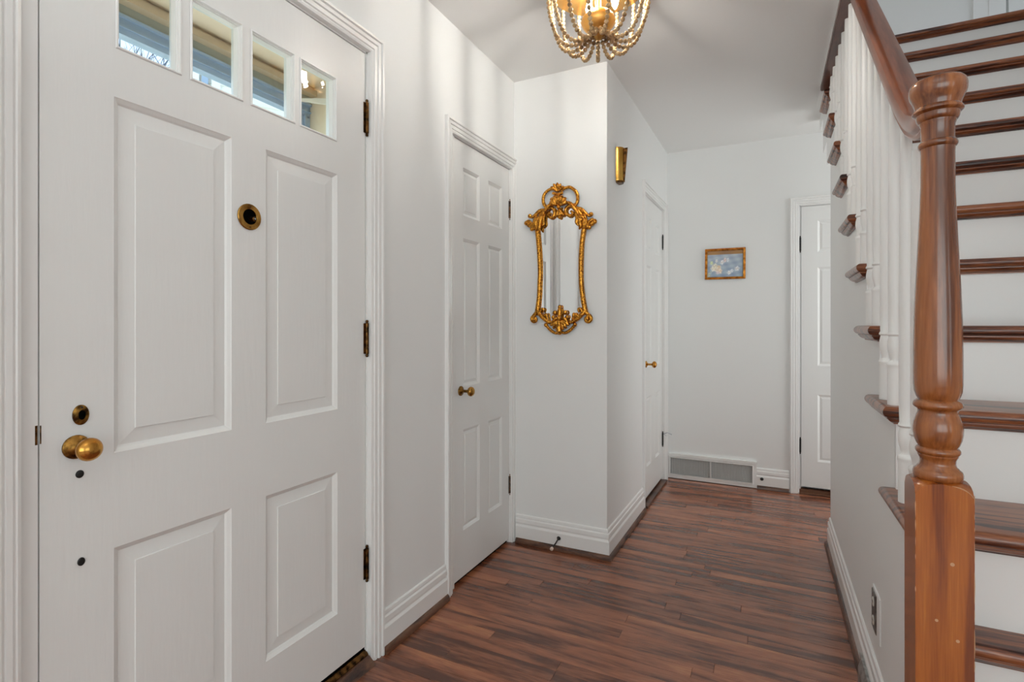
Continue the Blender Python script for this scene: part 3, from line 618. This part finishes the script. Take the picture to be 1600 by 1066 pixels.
# crest
bm = BM()
for s in (0, 1):
    f = (lambda x: x) if not s else (lambda x: 573 - x + (0 if x > 250 else 6))
    dy = 0 if not s else -10
    T = lambda L: [((f(a), b + dy) + tuple(c)) for a, b, *c in L]
    mt(bm, T([(152, 365), (160, 325), (178, 285), (205, 255), (235, 245), (252, 262), (252, 288), (238, 304), (222, 300), (216, 286), (226, 278)]), [13, 15, 15, 13, 11, 10, 10, 10, 9, 8, 7], 0.02)
    mt(bm, T([(162, 335), (180, 300), (200, 268), (230, 232), (262, 232)]), [6, 9, 10, 10, 5], 0.030)
    mt(bm, T([(195, 262), (165, 268), (140, 290), (122, 303), (108, 300)]), [12, 12, 10, 8, 9], 0.022)
    mball(bm, f(108), 296 + dy, 13)
    mt(bm, T([(172, 300), (150, 325), (146, 352), (152, 372)]), [7, 11, 12, 7], 0.028)
    mt(bm, T([(185, 300), (172, 335), (168, 368), (172, 384)]), [6, 10, 11, 6], 0.030)
    mt(bm, T([(198, 290), (190, 318), (192, 345), (182, 362)]), [6, 10, 10, 5], 0.026)
    mt(bm, T([(150, 375), (138, 350), (140, 320), (152, 295)]), [9, 11, 11, 5], 0.026)
    mt(bm, T([(165, 350), (172, 330), (178, 345)]), [8, 9, 5], 0.026)
    mt(bm, T([(178, 318), (186, 330), (176, 350)]), [8, 8, 4], 0.026)
    mt(bm, T([(146, 360), (124, 358), (104, 350), (92, 340)]), [11, 14, 14, 11], 0.018)
    mt(bm, T([(134, 350), (130, 368), (120, 376)]), [10, 13, 10], 0.02)
    mt(bm, T([(122, 346), (108, 332), (96, 326)]), [9, 10, 8], 0.024)
    mball(bm, f(87), 338 + dy, 14); mball(bm, f(119), 374 + dy, 12)
    # open ring loop
    mt(bm, T([(205, 245), (190, 222), (187, 192), (196, 164), (216, 144), (240, 134), (262, 144)]), [9, 10, 10, 10, 9, 9, 8], 0.02)
    mt(bm, T([(262, 228), (240, 232), (222, 240), (205, 236)]), [6, 7, 7, 6], 0.024)
obj('crest', bm, M_gilt, mr, smooth=2)
bm = BM()
for i, a in enumerate([-158, -136, -114, -92, -70, -48, -24]):
    a = math.radians(a); rr = 62 if 0 < i < 6 else 54; c0 = (283, 238)
    L = [(c0[0] + rr * t * math.cos(a), c0[1] + rr * t * math.sin(a), 0.024 + 0.018 * math.sin(PI * min(1, t * 0.9))) for t in (0.05, 0.35, 0.65, 0.9, 1.0)]
    mt(bm, L, [5, 9, 12.5, 12, 6], 0.02)
for a in (-150, -120, -90, -62, -34):
    a = math.radians(a); L = [(275 + 42 * t * math.cos(a), 150 + 46 * t * math.sin(a), 0.022 + 0.01 * t) for t in (0, 0.5, 0.85, 1)]
    mt(bm, L, [6, 9, 9, 5], 0.02)
mt(bm, [(248, 162), (275, 168), (302, 162)], [8, 9, 8], 0.028)
mt(bm, [(318, 128), (304, 138), (294, 152)], [9, 9, 7], 0.02)
mball(bm, 282, 244, 13, 0.03)
for a in (60, 90, 120): mt(bm, [(284, 258), (284 + 30 * math.cos(math.radians(a)), 258 + 34 * math.sin(math.radians(a)))], [10, 13], 0.022)
mball(bm, 285, 303, 11, 0.022); mball(bm, 265, 292, 9); mball(bm, 306, 290, 9)
o = obj('shell', bm, M_gilt, mr, smooth=2); o['label'] = 'carved gilt shell at the crest'
# base
bm = BM()
for s in (0, 1):
    f = (lambda x: x) if not s else (lambda x: 578 - x + (0 if x > 200 else 8)); dy = 0 if not s else -2
    T = lambda L: [((f(a), b + dy) + tuple(c)) for a, b, *c in L]
    mt(bm, T([(150, 862), (172, 885), (196, 908), (222, 928), (245, 925)]), [9, 13, 13, 10, 7], 0.022)
    mt(bm, T([(165, 872), (178, 850), (190, 852), (186, 868)]), [8, 8, 7, 5], 0.022)
    mt(bm, T([(190, 895), (206, 880), (210, 892), (216, 915)]), [8, 8, 8, 6], 0.026)
    cxx = f(135); scroll(bm, cxx, 910 + dy, 19 if not s else 23, 6, (-PI / 2 + (0.3 if not s else -0.3)), (-1.15 if not s else 1.15), 12, 0.018)
    mball(bm, cxx, 911 + dy, 10, 0.026)
    mt(bm, T([(152, 868), (140, 878), (128, 890)]), [12, 12, 10], 0.018)
    mball(bm, f(203), 944 + dy, 12); mt(bm, T([(203, 944), (220, 965), (240, 982), (262, 992), (278, 990)]), [9, 9, 9, 8, 8], 0.018)
    mball(bm, f(258), 872 + dy, 14, 0.024); mball(bm, f(248), 898 + dy, 12, 0.022)
    mt(bm, T([(270, 905), (256, 912), (246, 928)]), [8, 9, 7], 0.03)
    for a in (152, 128, 106):
        a = math.radians(a); mt(bm, T([(286, 918), (286 + 36 * math.cos(a), 918 + 30 * math.sin(a)), (286 + 54 * math.cos(a), 918 + 54 * math.sin(a))]), [6, 12, 8], 0.03)
mball(bm, 286, 838, 13); mt(bm, [(286, 850), (286, 880), (286, 905)], [12, 14, 10], 0.026); mball(bm, 286, 903, 14, 0.034)
mt(bm, [(286, 918), (286, 955), (286, 980)], [9, 14, 16], 0.034); mball(bm, 286, 986, 16, 0.024)
o = obj('base_cartouche', bm, M_gilt, mr, smooth=2); o['label'] = 'carved gilt base with two volutes'
# ---------------------------------------------------------------- painting
pt = root('painting', 'small gilt-framed flower painting on blue, hung on the far wall', 'painting', (-0.29, YB - 0.01, 1.66))
def mP(a, z, v):
    aa, zz = a + 0.2905, z - 1.661; t = math.radians(-0.4)
    return mB(-0.2905 + aa * math.cos(t) - zz * math.sin(t), 1.661 + aa * math.sin(t) + zz * math.cos(t), v)
ro = (-0.432, -0.149, 1.545, 1.777)
bm = BM(); rectloft(bm, mP, [inset(ro, i) for i in (0, 0, 0.003, 0.006, 0.010, 0.015, 0.018, 0.0185)], [0.001, 0.013, 0.017, 0.014, 0.018, 0.016, 0.011, 0.008], False)
obj('frame', bm, M_gilt2, pt)
ri = inset(ro, 0.0175); NX, NZ = 132, 98
blobs = [(0.17, 0.33, .06, .09, (1, .98, .92)), (0.30, 0.30, .075, .11, (1, .95, .88)), (0.36, 0.22, .05, .08, (1, .93, .86)), (0.22, 0.42, .06, .08, (.95, .93, .86)), (0.12, 0.55, .035, .05, (.9, .95, .75)), (0.26, 0.62, .03, .05, (.95, .95, .95)), (0.42, 0.56, .04, .07, (.97, .97, .98)), (0.50, 0.64, .035, .07, (.95, .88, .88)), (0.58, 0.64, .03, .06, (.93, .95, .98)), (0.62, 0.16, .045, .06, (.97, .97, .97)), (0.69, 0.22, .04, .05, (.92, .95, .98)), (0.84, 0.30, .055, .07, (.95, .95, .96)), (0.10, 0.20, .03, .06, (.75, .82, .85)), (0.05, 0.1, .03, .06, (.85, .88, .8)), (0.33, 0.4, .03, .04, (.95, .85, .7)), (0.3, 0.16, .04, .04, (.93, .88, .9))]
bm = BM(); cl = bm.loops.layers.color.new('Col'); G = {}
for i in range(NX + 1):
    for j in range(NZ + 1): G[i, j] = bm.verts.new(mP(ri[0] + (ri[1] - ri[0]) * i / NX, ri[2] + (ri[3] - ri[2]) * j / NZ, 0.0085))
def artcol(u, v):
    if v > 0.86: c = (0.66 + 0.04 * math.sin(u * 9), 0.50 + 0.03 * math.sin(u * 9), 0.34)
    else:
        n_ = 0.03 * math.sin(u * 23 + v * 11) + 0.03 * math.sin(v * 31 - u * 7)
        c = (0.62 + n_ + 0.10 * v, 0.70 + n_ + 0.06 * v, 0.78 + n_ * 0.5 + 0.03 * v)
    for bx0, by0, rx, ry, cc in blobs:
        ang = math.atan2((v - by0) / ry, (u - bx0) / rx); d = math.hypot((u - bx0) / rx, (v - by0) / ry) / 1.35 * (1 + 0.12 * math.cos(5 * ang + bx0 * 40) + 0.06 * math.cos(11 * ang))
        if d < 1.15:
            w = min(1, (1.15 - d) / 0.45) * 0.92; sh = 0.95 + 0.07 * math.cos(d * 5 + ang * 2); c = tuple(a * (1 - w) + b * sh * w for a, b in zip(c, cc))
            if d < 0.14: c = (0.92, 0.84, 0.66)
    return c
for i in range(NX):
    for j in range(NZ):
        f_ = bm.faces.new([G[i, j], G[i + 1, j], G[i + 1, j + 1], G[i, j + 1]]); c = artcol((i + .5) / NX, (j + .5) / NZ)
        for lp in f_.loops: lp[cl] = (c[0], c[1], c[2], 1)
M_art, t_, p_ = nm('painted_canvas'); vc = t_.nodes.new('ShaderNodeVertexColor'); vc.layer_name = 'Col'; t_.links.new(vc.outputs[0], p_.inputs['Base Color']); p_.inputs['Roughness'].default_value = 0.6
obj('canvas', bm, M_art, pt)
# ---------------------------------------------------------------- wall vent
vt = root('floor_vent', 'long white two-section vent grille low on the far wall', 'vent', (-0.38, YB - 0.02, 0.0))
r0 = (-0.703, -0.074, 0.004, 0.193); g1 = (-0.686, -0.395, 0.036, 0.163); g2 = (-0.386, -0.103, 0.036, 0.163)
bm = BM()
def fr(bm, r, holes, v0, v1): pass
for (a0, a1, z0, z1) in [(r0[0], r0[1], g1[3], r0[3]), (r0[0], r0[1], r0[2], g1[2]), (r0[0], g1[0], g1[2], g1[3]), (g1[1], g2[0], g1[2], g1[3]), (g2[1], r0[1], g1[2], g1[3])]: pbox(bm, mB, a0, a1, z0, z1, 0, 0.014)
for g_ in (g1, g2): rectloft(bm, mB, [(g_[0] - .008, g_[1] + .006, g_[2] - .008, g_[3] + .008), (g_[0] - .006, g_[1] + .004, g_[2] - .006, g_[3] + .006), inset(g_, 0), inset(g_, 0.0)], [0.014, 0.020, 0.020, 0.004], False)
pbox(bm, mB, r0[0], r0[1], 0.178, 0.196, 0, 0.022)
obj('frame', bm, M_trim, vt)
for g_ in (g1, g2):
    bm = BM(); nf = 38
    for i in range(nf):
        a = g_[0] + (g_[1] - g_[0]) * (i + .5) / nf; w_ = 0.0036
        loft(bm, [[mB(a - w_ / 2, z, 0.004), mB(a + w_ / 2 - .0012, z, 0.014), mB(a + w_ / 2, z, 0.013), mB(a - w_ / 2 + .0012, z, 0.003)] for z in (g_[2], g_[3])])
    o = obj('louvre_fins', bm, paint('vent_grey', lin(240, 240, 238), 0.4), vt); o['kind'] = 'stuff'
    bm = BM(); pbox(bm, mB, g_[0], g_[1], g_[2], g_[3], -0.02, 0.0015); obj('duct_backing', bm, paint('duct_dark', lin(176, 178, 177), 0.7), vt)
# ---------------------------------------------------------------- small wall fittings
ds = root('door_stop', 'black spring door stop with pale rubber tip on the baseboard below the mirror', 'door stop', (-1.0, BY - 0.016, 0.06))
bm = BM(); c = Vector((-0.998, BY - 0.017, 0.067)); lathe(bm, [(0.011, 0), (0.011, 0.003), (0.008, 0.007), (0.005, 0.012)], c, (-0.05, -0.9, -0.25), 16); obj('base', bm, M_black, ds, smooth=True)
bm = BM(); e = c + Vector((-0.012, -0.062, -0.030)); tube(bm, [c + Vector((0, -0.006, 0)), c.lerp(e, .5) + Vector((0, 0, -.002)), e], 0.0035, 8); obj('rod', bm, M_black, ds, smooth=True)
bm = BM(); dd = (e - c).normalized(); lathe(bm, [(0.005, -0.002), (0.0075, 0.0), (0.009, 0.010), (0.0085, 0.013), (0.002, 0.014)], e, dd, 14); obj('rubber_tip', bm, paint('pale_rubber', lin(222, 205, 192), 0.6), ds, smooth=True)
bm = BM(); lathe(bm, [(0.0115, 0), (0.0115, 0.004), (0.007, 0.009), (0.0001, 0.010)], (-0.040, YB - 0.015, 0.076), (0, -1, 0), 16)
tag(obj('wall_bumper', bm, M_black, smooth=True), 'tiny dark round stop on the baseboard right of the vent', 'door stop')
ot = root('outlet', 'grey metal double outlet plate low on the wall under the stairs', 'outlet', (RX, 1.96, 0.30))
bm = BM(); rectloft(bm, mR, [inset((1.895, 2.012, 0.232, 0.372), i) for i in (0, 0.001, 0.004)], [0, 0.003, 0.004]); obj('surround', bm, M_wall, ot)
bm = BM(); rectloft(bm, mR, [inset((1.940, 2.009, 0.240, 0.362), i) for i in (0, 0.0015, 0.004)], [0.003, 0.006, 0.0075]); pl = obj('cover_plate', bm, metal('dull_plate', lin(150, 148, 144), lin(110, 108, 104), 0.45, 40), ot)
for zc in (0.272, 0.330):
    bm = BM(); lathe(bm, [(0.0145, 0), (0.0145, 0.0014), (0.013, 0.002), (0.0001, 0.002)], mR(1.9745, zc, 0.0074), (-1, 0, 0), 20); rc = obj('receptacle', bm, M_plate, ot, smooth=True)
    bm = BM()
    for da in (-0.005, 0.005): pbox(bm, mR, 1.9745 + da - .001, 1.9745 + da + .001, zc - .003, zc + .005, 0.0092, 0.0098)
    obj('slot', bm, M_hole, rc)
bm = BM(); loft(bm, [[mR(a, z, v) for v, z in ((0.014, 0.004), (0.014, 0.078), (0.024, 0.078), (0.034 - t, 0.05), (0.034 - t, 0.004))] for a, t in ((1.93, 0.0), (2.085, 0.0), (2.13, 0.012))])
jb = tag(obj('junction_cover', bm, M_steel), 'small grey metal cover box fixed to the baseboard under the outlet', 'cover box')
bm = BM(); pbox(bm, mR, 1.972, 1.996, 0.012, 0.040, 0.033, 0.0348); obj('knockout_hole', bm, M_hole, jb)
# brass sconce
sc_ = root('wall_sconce', 'slim half-round brass sconce high on the passage wall', 'sconce', (-0.70, 2.80, 1.97))
zc0, zc1 = 1.972, 2.160
bm = BM(); rr = []
for z_, k_ in ((zc0, 0.92), (zc0 + 0.004, 0.96), (zc0 + 0.02, 0.97), (zc1 - 0.008, 1.0), (zc1, 0.98)):
    rr.append([mI(2.803 - 0.034 * k_ * math.cos(t), z_, 0.002 + 0.036 * k_ * math.sin(t)) for t in [PI * i / 20 for i in range(21)]])
loft(bm, rr); obj('shade', bm, metal('brushed_brass', lin(222, 178, 92), lin(196, 146, 66), 0.24, 8), sc_, smooth=True)
bm = BM(); loft(bm, [[mI(a, zc0 + 0.002, 0.030), mI(a, zc0 + 0.002, 0.041), mI(a, zc1 - 0.002, 0.058), mI(a, zc1 - 0.002, 0.030)] for a in (2.80, 2.806)]); obj('side_fin', bm, M_bronze, sc_)
bm = BM(); rr = [[mI(2.803 - 0.0345 * k_ * math.cos(t), z_, 0.002 + 0.0365 * k_ * math.sin(t)) for t in [PI * i / 20 for i in range(21)]] for z_, k_ in ((zc0 - 0.003, 0.90), (zc0 + 0.008, 0.975))]; loft(bm, rr); obj('bottom_cap', bm, M_bronze, sc_, smooth=True)
# ---------------------------------------------------------------- chandelier
CX, CYc = -0.572, 1.90
ch = root('chandelier', 'gold semi-flush ceiling light hung with looping strands of wooden beads', 'ceiling light', (CX, CYc, CZ))
bm = BM(); lathe(bm, [(0.06, CZ), (0.06, CZ - 0.02), (0.172, CZ - 0.035), (0.186, CZ - 0.05), (0.186, CZ - 0.083), (0.180, CZ - 0.087), (0.0001, CZ - 0.082)], (CX, CYc, 0), 'Z', 48); obj('canopy', bm, M_goldpan, ch, smooth=True)
bm = BM(); lathe(bm, [(0.012, 2.47), (0.011, 2.40), (0.012, 2.385), (0.020, 2.378), (0.045, 2.368), (0.060, 2.352), (0.064, 2.338), (0.058, 2.322), (0.044, 2.306), (0.030, 2.296), (0.026, 2.288), (0.015, 2.280), (0.010, 2.272), (0.0001, 2.268)], (CX, CYc, 0), 'Z', 32); hub = obj('hub', bm, M_goldpan, ch, smooth=True)
for i in range(3):
    a = 2 * PI * i / 3 + 0.35; bxx, byy = CX + 0.062 * math.cos(a), CYc + 0.062 * math.sin(a)
    bm = BM(); lathe(bm, [(0.014, 2.468), (0.014, 2.448), (0.012, 2.446), (0.0001, 2.446)], (bxx, byy, 0), 'Z', 16); so = obj('lamp_holder', bm, M_goldpan, ch, smooth=True)
    bm = BM(); lathe(bm, [(0.007, 2.4455), (0.010, 2.438), (0.0130, 2.425), (0.0132, 2.412), (0.0105, 2.398), (0.005, 2.385), (0.0001, 2.380)], (bxx, byy, 0), 'Z', 16); obj('bulb', bm, M_bulb, so, smooth=2)
NS = 15
prof = spline([(0.030, 2.292), (0.047, 2.272), (0.072, 2.255), (0.104, 2.250), (0.135, 2.263), (0.158, 2.296), (0.175, 2.345), (0.185, 2.40), (0.188, 2.462), (0.188, 2.492)], 20)
bm = BM(); ball(bm, (0, 0, 0), 0.0083, 10, 7, (1, 1, 1)); bead = bpy.data.meshes.new('bead_tmp'); bm.to_mesh(bead); bm.free()
far = math.atan2(CYc, CX)
for s in range(NS):
    a = far + 2 * PI * (s + 0.02) / NS; ca, sa = math.cos(a), math.sin(a); bm = BM(); last = None; acc = 0
    jit = R.uniform(-0.004, 0.004)
    for (r_, z_) in prof:
        p = Vector((CX + r_ * ca, CYc + r_ * sa, z_ + jit * math.sin(PI * min(1, r_ / 0.19))))
        if last is None or (p - last).length >= 0.0158:
            v0 = len(bm.verts); bm.from_mesh(bead); bm.verts.ensure_lookup_table(); bmesh.ops.translate(bm, verts=bm.verts[v0:], vec=p); last = p
    tube(bm, [(CX + r_ * ca, CYc + r_ * sa, z_) for r_, z_ in prof[::6]], 0.0016, 5)
    obj('bead_strand', bm, M_bead, ch, smooth=2, recalc=False)
bm = BM()
for k in range(12):
    a = 2 * PI * k / 12; ball(bm, (CX + 0.034 * math.cos(a), CYc + 0.034 * math.sin(a), 2.294), 0.0085, 8, 6)
obj('bead_collar', bm, M_bead, ch, smooth=2)
# ---------------------------------------------------------------- outside the front door
sd = root('storm_door', 'blue-grey storm door seen through the small lites', 'storm door', (-1.62, 0.97, 0))
bm = BM(); XE = -1.62
box(bm, (XE - 0.03, 0.47, 2.097), (XE + 0.03, 1.51, 2.119)); box(bm, (XE - 0.03, 0.47, 2.119), (XE + 0.012, 1.51, 2.135)); o = obj('head_stop', bm, M_brown, sd)
bm = BM(); box(bm, (XE - 0.03, 0.48, 2.066), (XE - 0.002, 1.50, 2.097)); obj('drip_board', bm, M_slate, sd)
bm = BM(); box(bm, (XE - 0.04, 0.48, 2.016), (XE - 0.006, 1.50, 2.070)); box(bm, (XE - 0.006, 0.48, 2.061), (XE + 0.004, 1.50, 2.069)); box(bm, (XE - 0.006, 0.48, 2.034), (XE + 0.001, 1.50, 2.039))
box(bm, (XE - 0.04, 0.48, 0.05), (XE - 0.006, 0.545, 2.02)); box(bm, (XE - 0.04, 1.455, 0.05), (XE - 0.006, 1.50, 2.02)); box(bm, (XE - 0.006, 1.468, 0.05), (XE + 0.002, 1.475, 2.02)); box(bm, (XE - 0.04, 0.48, 0.05), (XE - 0.006, 1.50, 0.45))
obj('storm_frame', bm, M_blue, sd)
bm = BM(); box(bm, (XE - 0.022, 0.54, 0.44), (XE - 0.018, 1.46, 2.018)); obj('storm_pane', bm, M_glass, sd)
ex = root('door_frame', 'deep beige outer door frame beyond the front door lites', kind='structure')
bm = BM(); box(bm, (XE + 0.0, 0.47, 2.135), (WX - 0.115, 1.51, 2.186)); box(bm, (XE - 0.03, 1.503, 0), (WX - 0.115, 1.55, 2.186)); box(bm, (XE - 0.03, 0.43, 0), (WX - 0.115, 0.477, 2.186)); box(bm, (XE - 0.03, 0.43, 2.135), (XE, 1.55, 2.186))
obj('outer_jamb', bm, M_beige, ex)
cl_ = root('door_closer', 'cream wedge-shaped closer bracket on the outer door frame', 'door closer', (-1.5, 1.49, 2.05))
bm = BM(); box(bm, (-1.475, 1.494, 2.02), (-1.44, 1.503, 2.065)); obj('bracket_plate', bm, paint('cream_metal', lin(228, 220, 190), 0.5), cl_)
bm = BM(); loft(bm, [[(-1.455, y_, z_) for y_, z_ in ((1.495, 2.028), (1.495, 2.058), (1.485, 2.058), (1.485, 2.028))], [(-1.60, y_, z_) for y_, z_ in ((1.42, 2.050), (1.42, 2.058), (1.412, 2.058), (1.412, 2.050))]]); obj('arm', bm, M_plate, cl_)
# neighbour house, trees, lawn
hs = root('house', 'pale cream-sided neighbouring house seen through the lites', 'house', (-7.2, 7.5, -0.3))
HA = math.radians(-35); HR = Matrix.Translation((-7.2, 4.53, 0)) @ Matrix.Rotation(HA, 4, 'Z')
def hobj(name, bm, m, par):
    bmesh.ops.transform(bm, matrix=HR, verts=bm.verts); return obj(name, bm, m, par)
bm = BM(); box(bm, (-4.5, 0, -0.3), (0, 8, 7.8)); hobj('wall', bm, M_siding, hs)
bm = BM(); z = 0.0
while z < 7.6:
    loft(bm, [[(0, y_, z), (0.028, y_, z), (0.015, y_, z + 0.2), (0, y_, z + 0.2)] for y_ in (0, 8)]); z += 0.2
o = hobj('siding_boards', bm, M_siding, hs); o['kind'] = 'stuff'
for y_, m_ in ((0.0, M_trim), (0.14, M_blue), (0.26, M_trim)):
    bm = BM(); box(bm, (0.03, y_, -0.3), (0.10, y_ + (0.08 if m_ is M_blue else 0.11), 7.7)); hobj('corner_board', bm, m_, hs)
bm = BM(); loft(bm, [[(0.4, y_, 7.75), (0.4, y_, 7.85), (-2.2, y_, 9.4), (-4.9, y_, 7.85), (-4.9, y_, 7.75)] for y_ in (-0.3, 8.3)]); hobj('roof', bm, M_slate, hs)
def tree(x, y, seed, label, h=3.2, sp=1.0):
    rd = random.Random(seed); bm = BM()
    def br(p, d, L, r, depth):
        q_ = p + d * L; m_ = p.lerp(q_, .5) + Vector((rd.uniform(-1, 1), rd.uniform(-1, 1), rd.uniform(-1, 1))) * L * 0.07
        tube(bm, [p, m_, q_], [r, r * .85, r * .66], 6 if depth < 3 else 4, None, False)
        if depth >= 6: return
        for _ in range(3 if depth < 4 else 2):
            nd = (d + Vector((rd.uniform(-1, 1), rd.uniform(-1, 1), rd.uniform(-.25, .65))) * 0.85).normalized()
            br(m_.lerp(q_, rd.uniform(.2, 1)), nd, L * rd.uniform(.62, .8), r * .56, depth + 1)
    br(Vector((x, y, -0.3)), Vector((0.02, 0.02, 1)).normalized(), h, 0.17, 0)
    tag(obj('bare_tree', bm, M_bark), label, 'tree')
tree(-17.5, 8.6, 3, 'bare grey-blue tree seen through the leftmost lite, left of the house', 4.6)
tree(-36, 14.5, 11, 'bare tree standing farthest off beyond the first tree', 7.5)
tag(bx('ground', (-60, -40, -0.4), (WX - 0.4, 60, -0.3), M_ground), 'lawn outside the front door', kind='structure')
# sleeping lawns etc. are never in view; the porch slab carries the door frame
tag(bx('porch_slab', (-4.5, -2.0, -0.3), (WX - 0.36, 4.0, -0.01), paint('pale_concrete', lin(214, 208, 196), 0.8)), 'plain beige porch slab outside the front door', kind='structure')
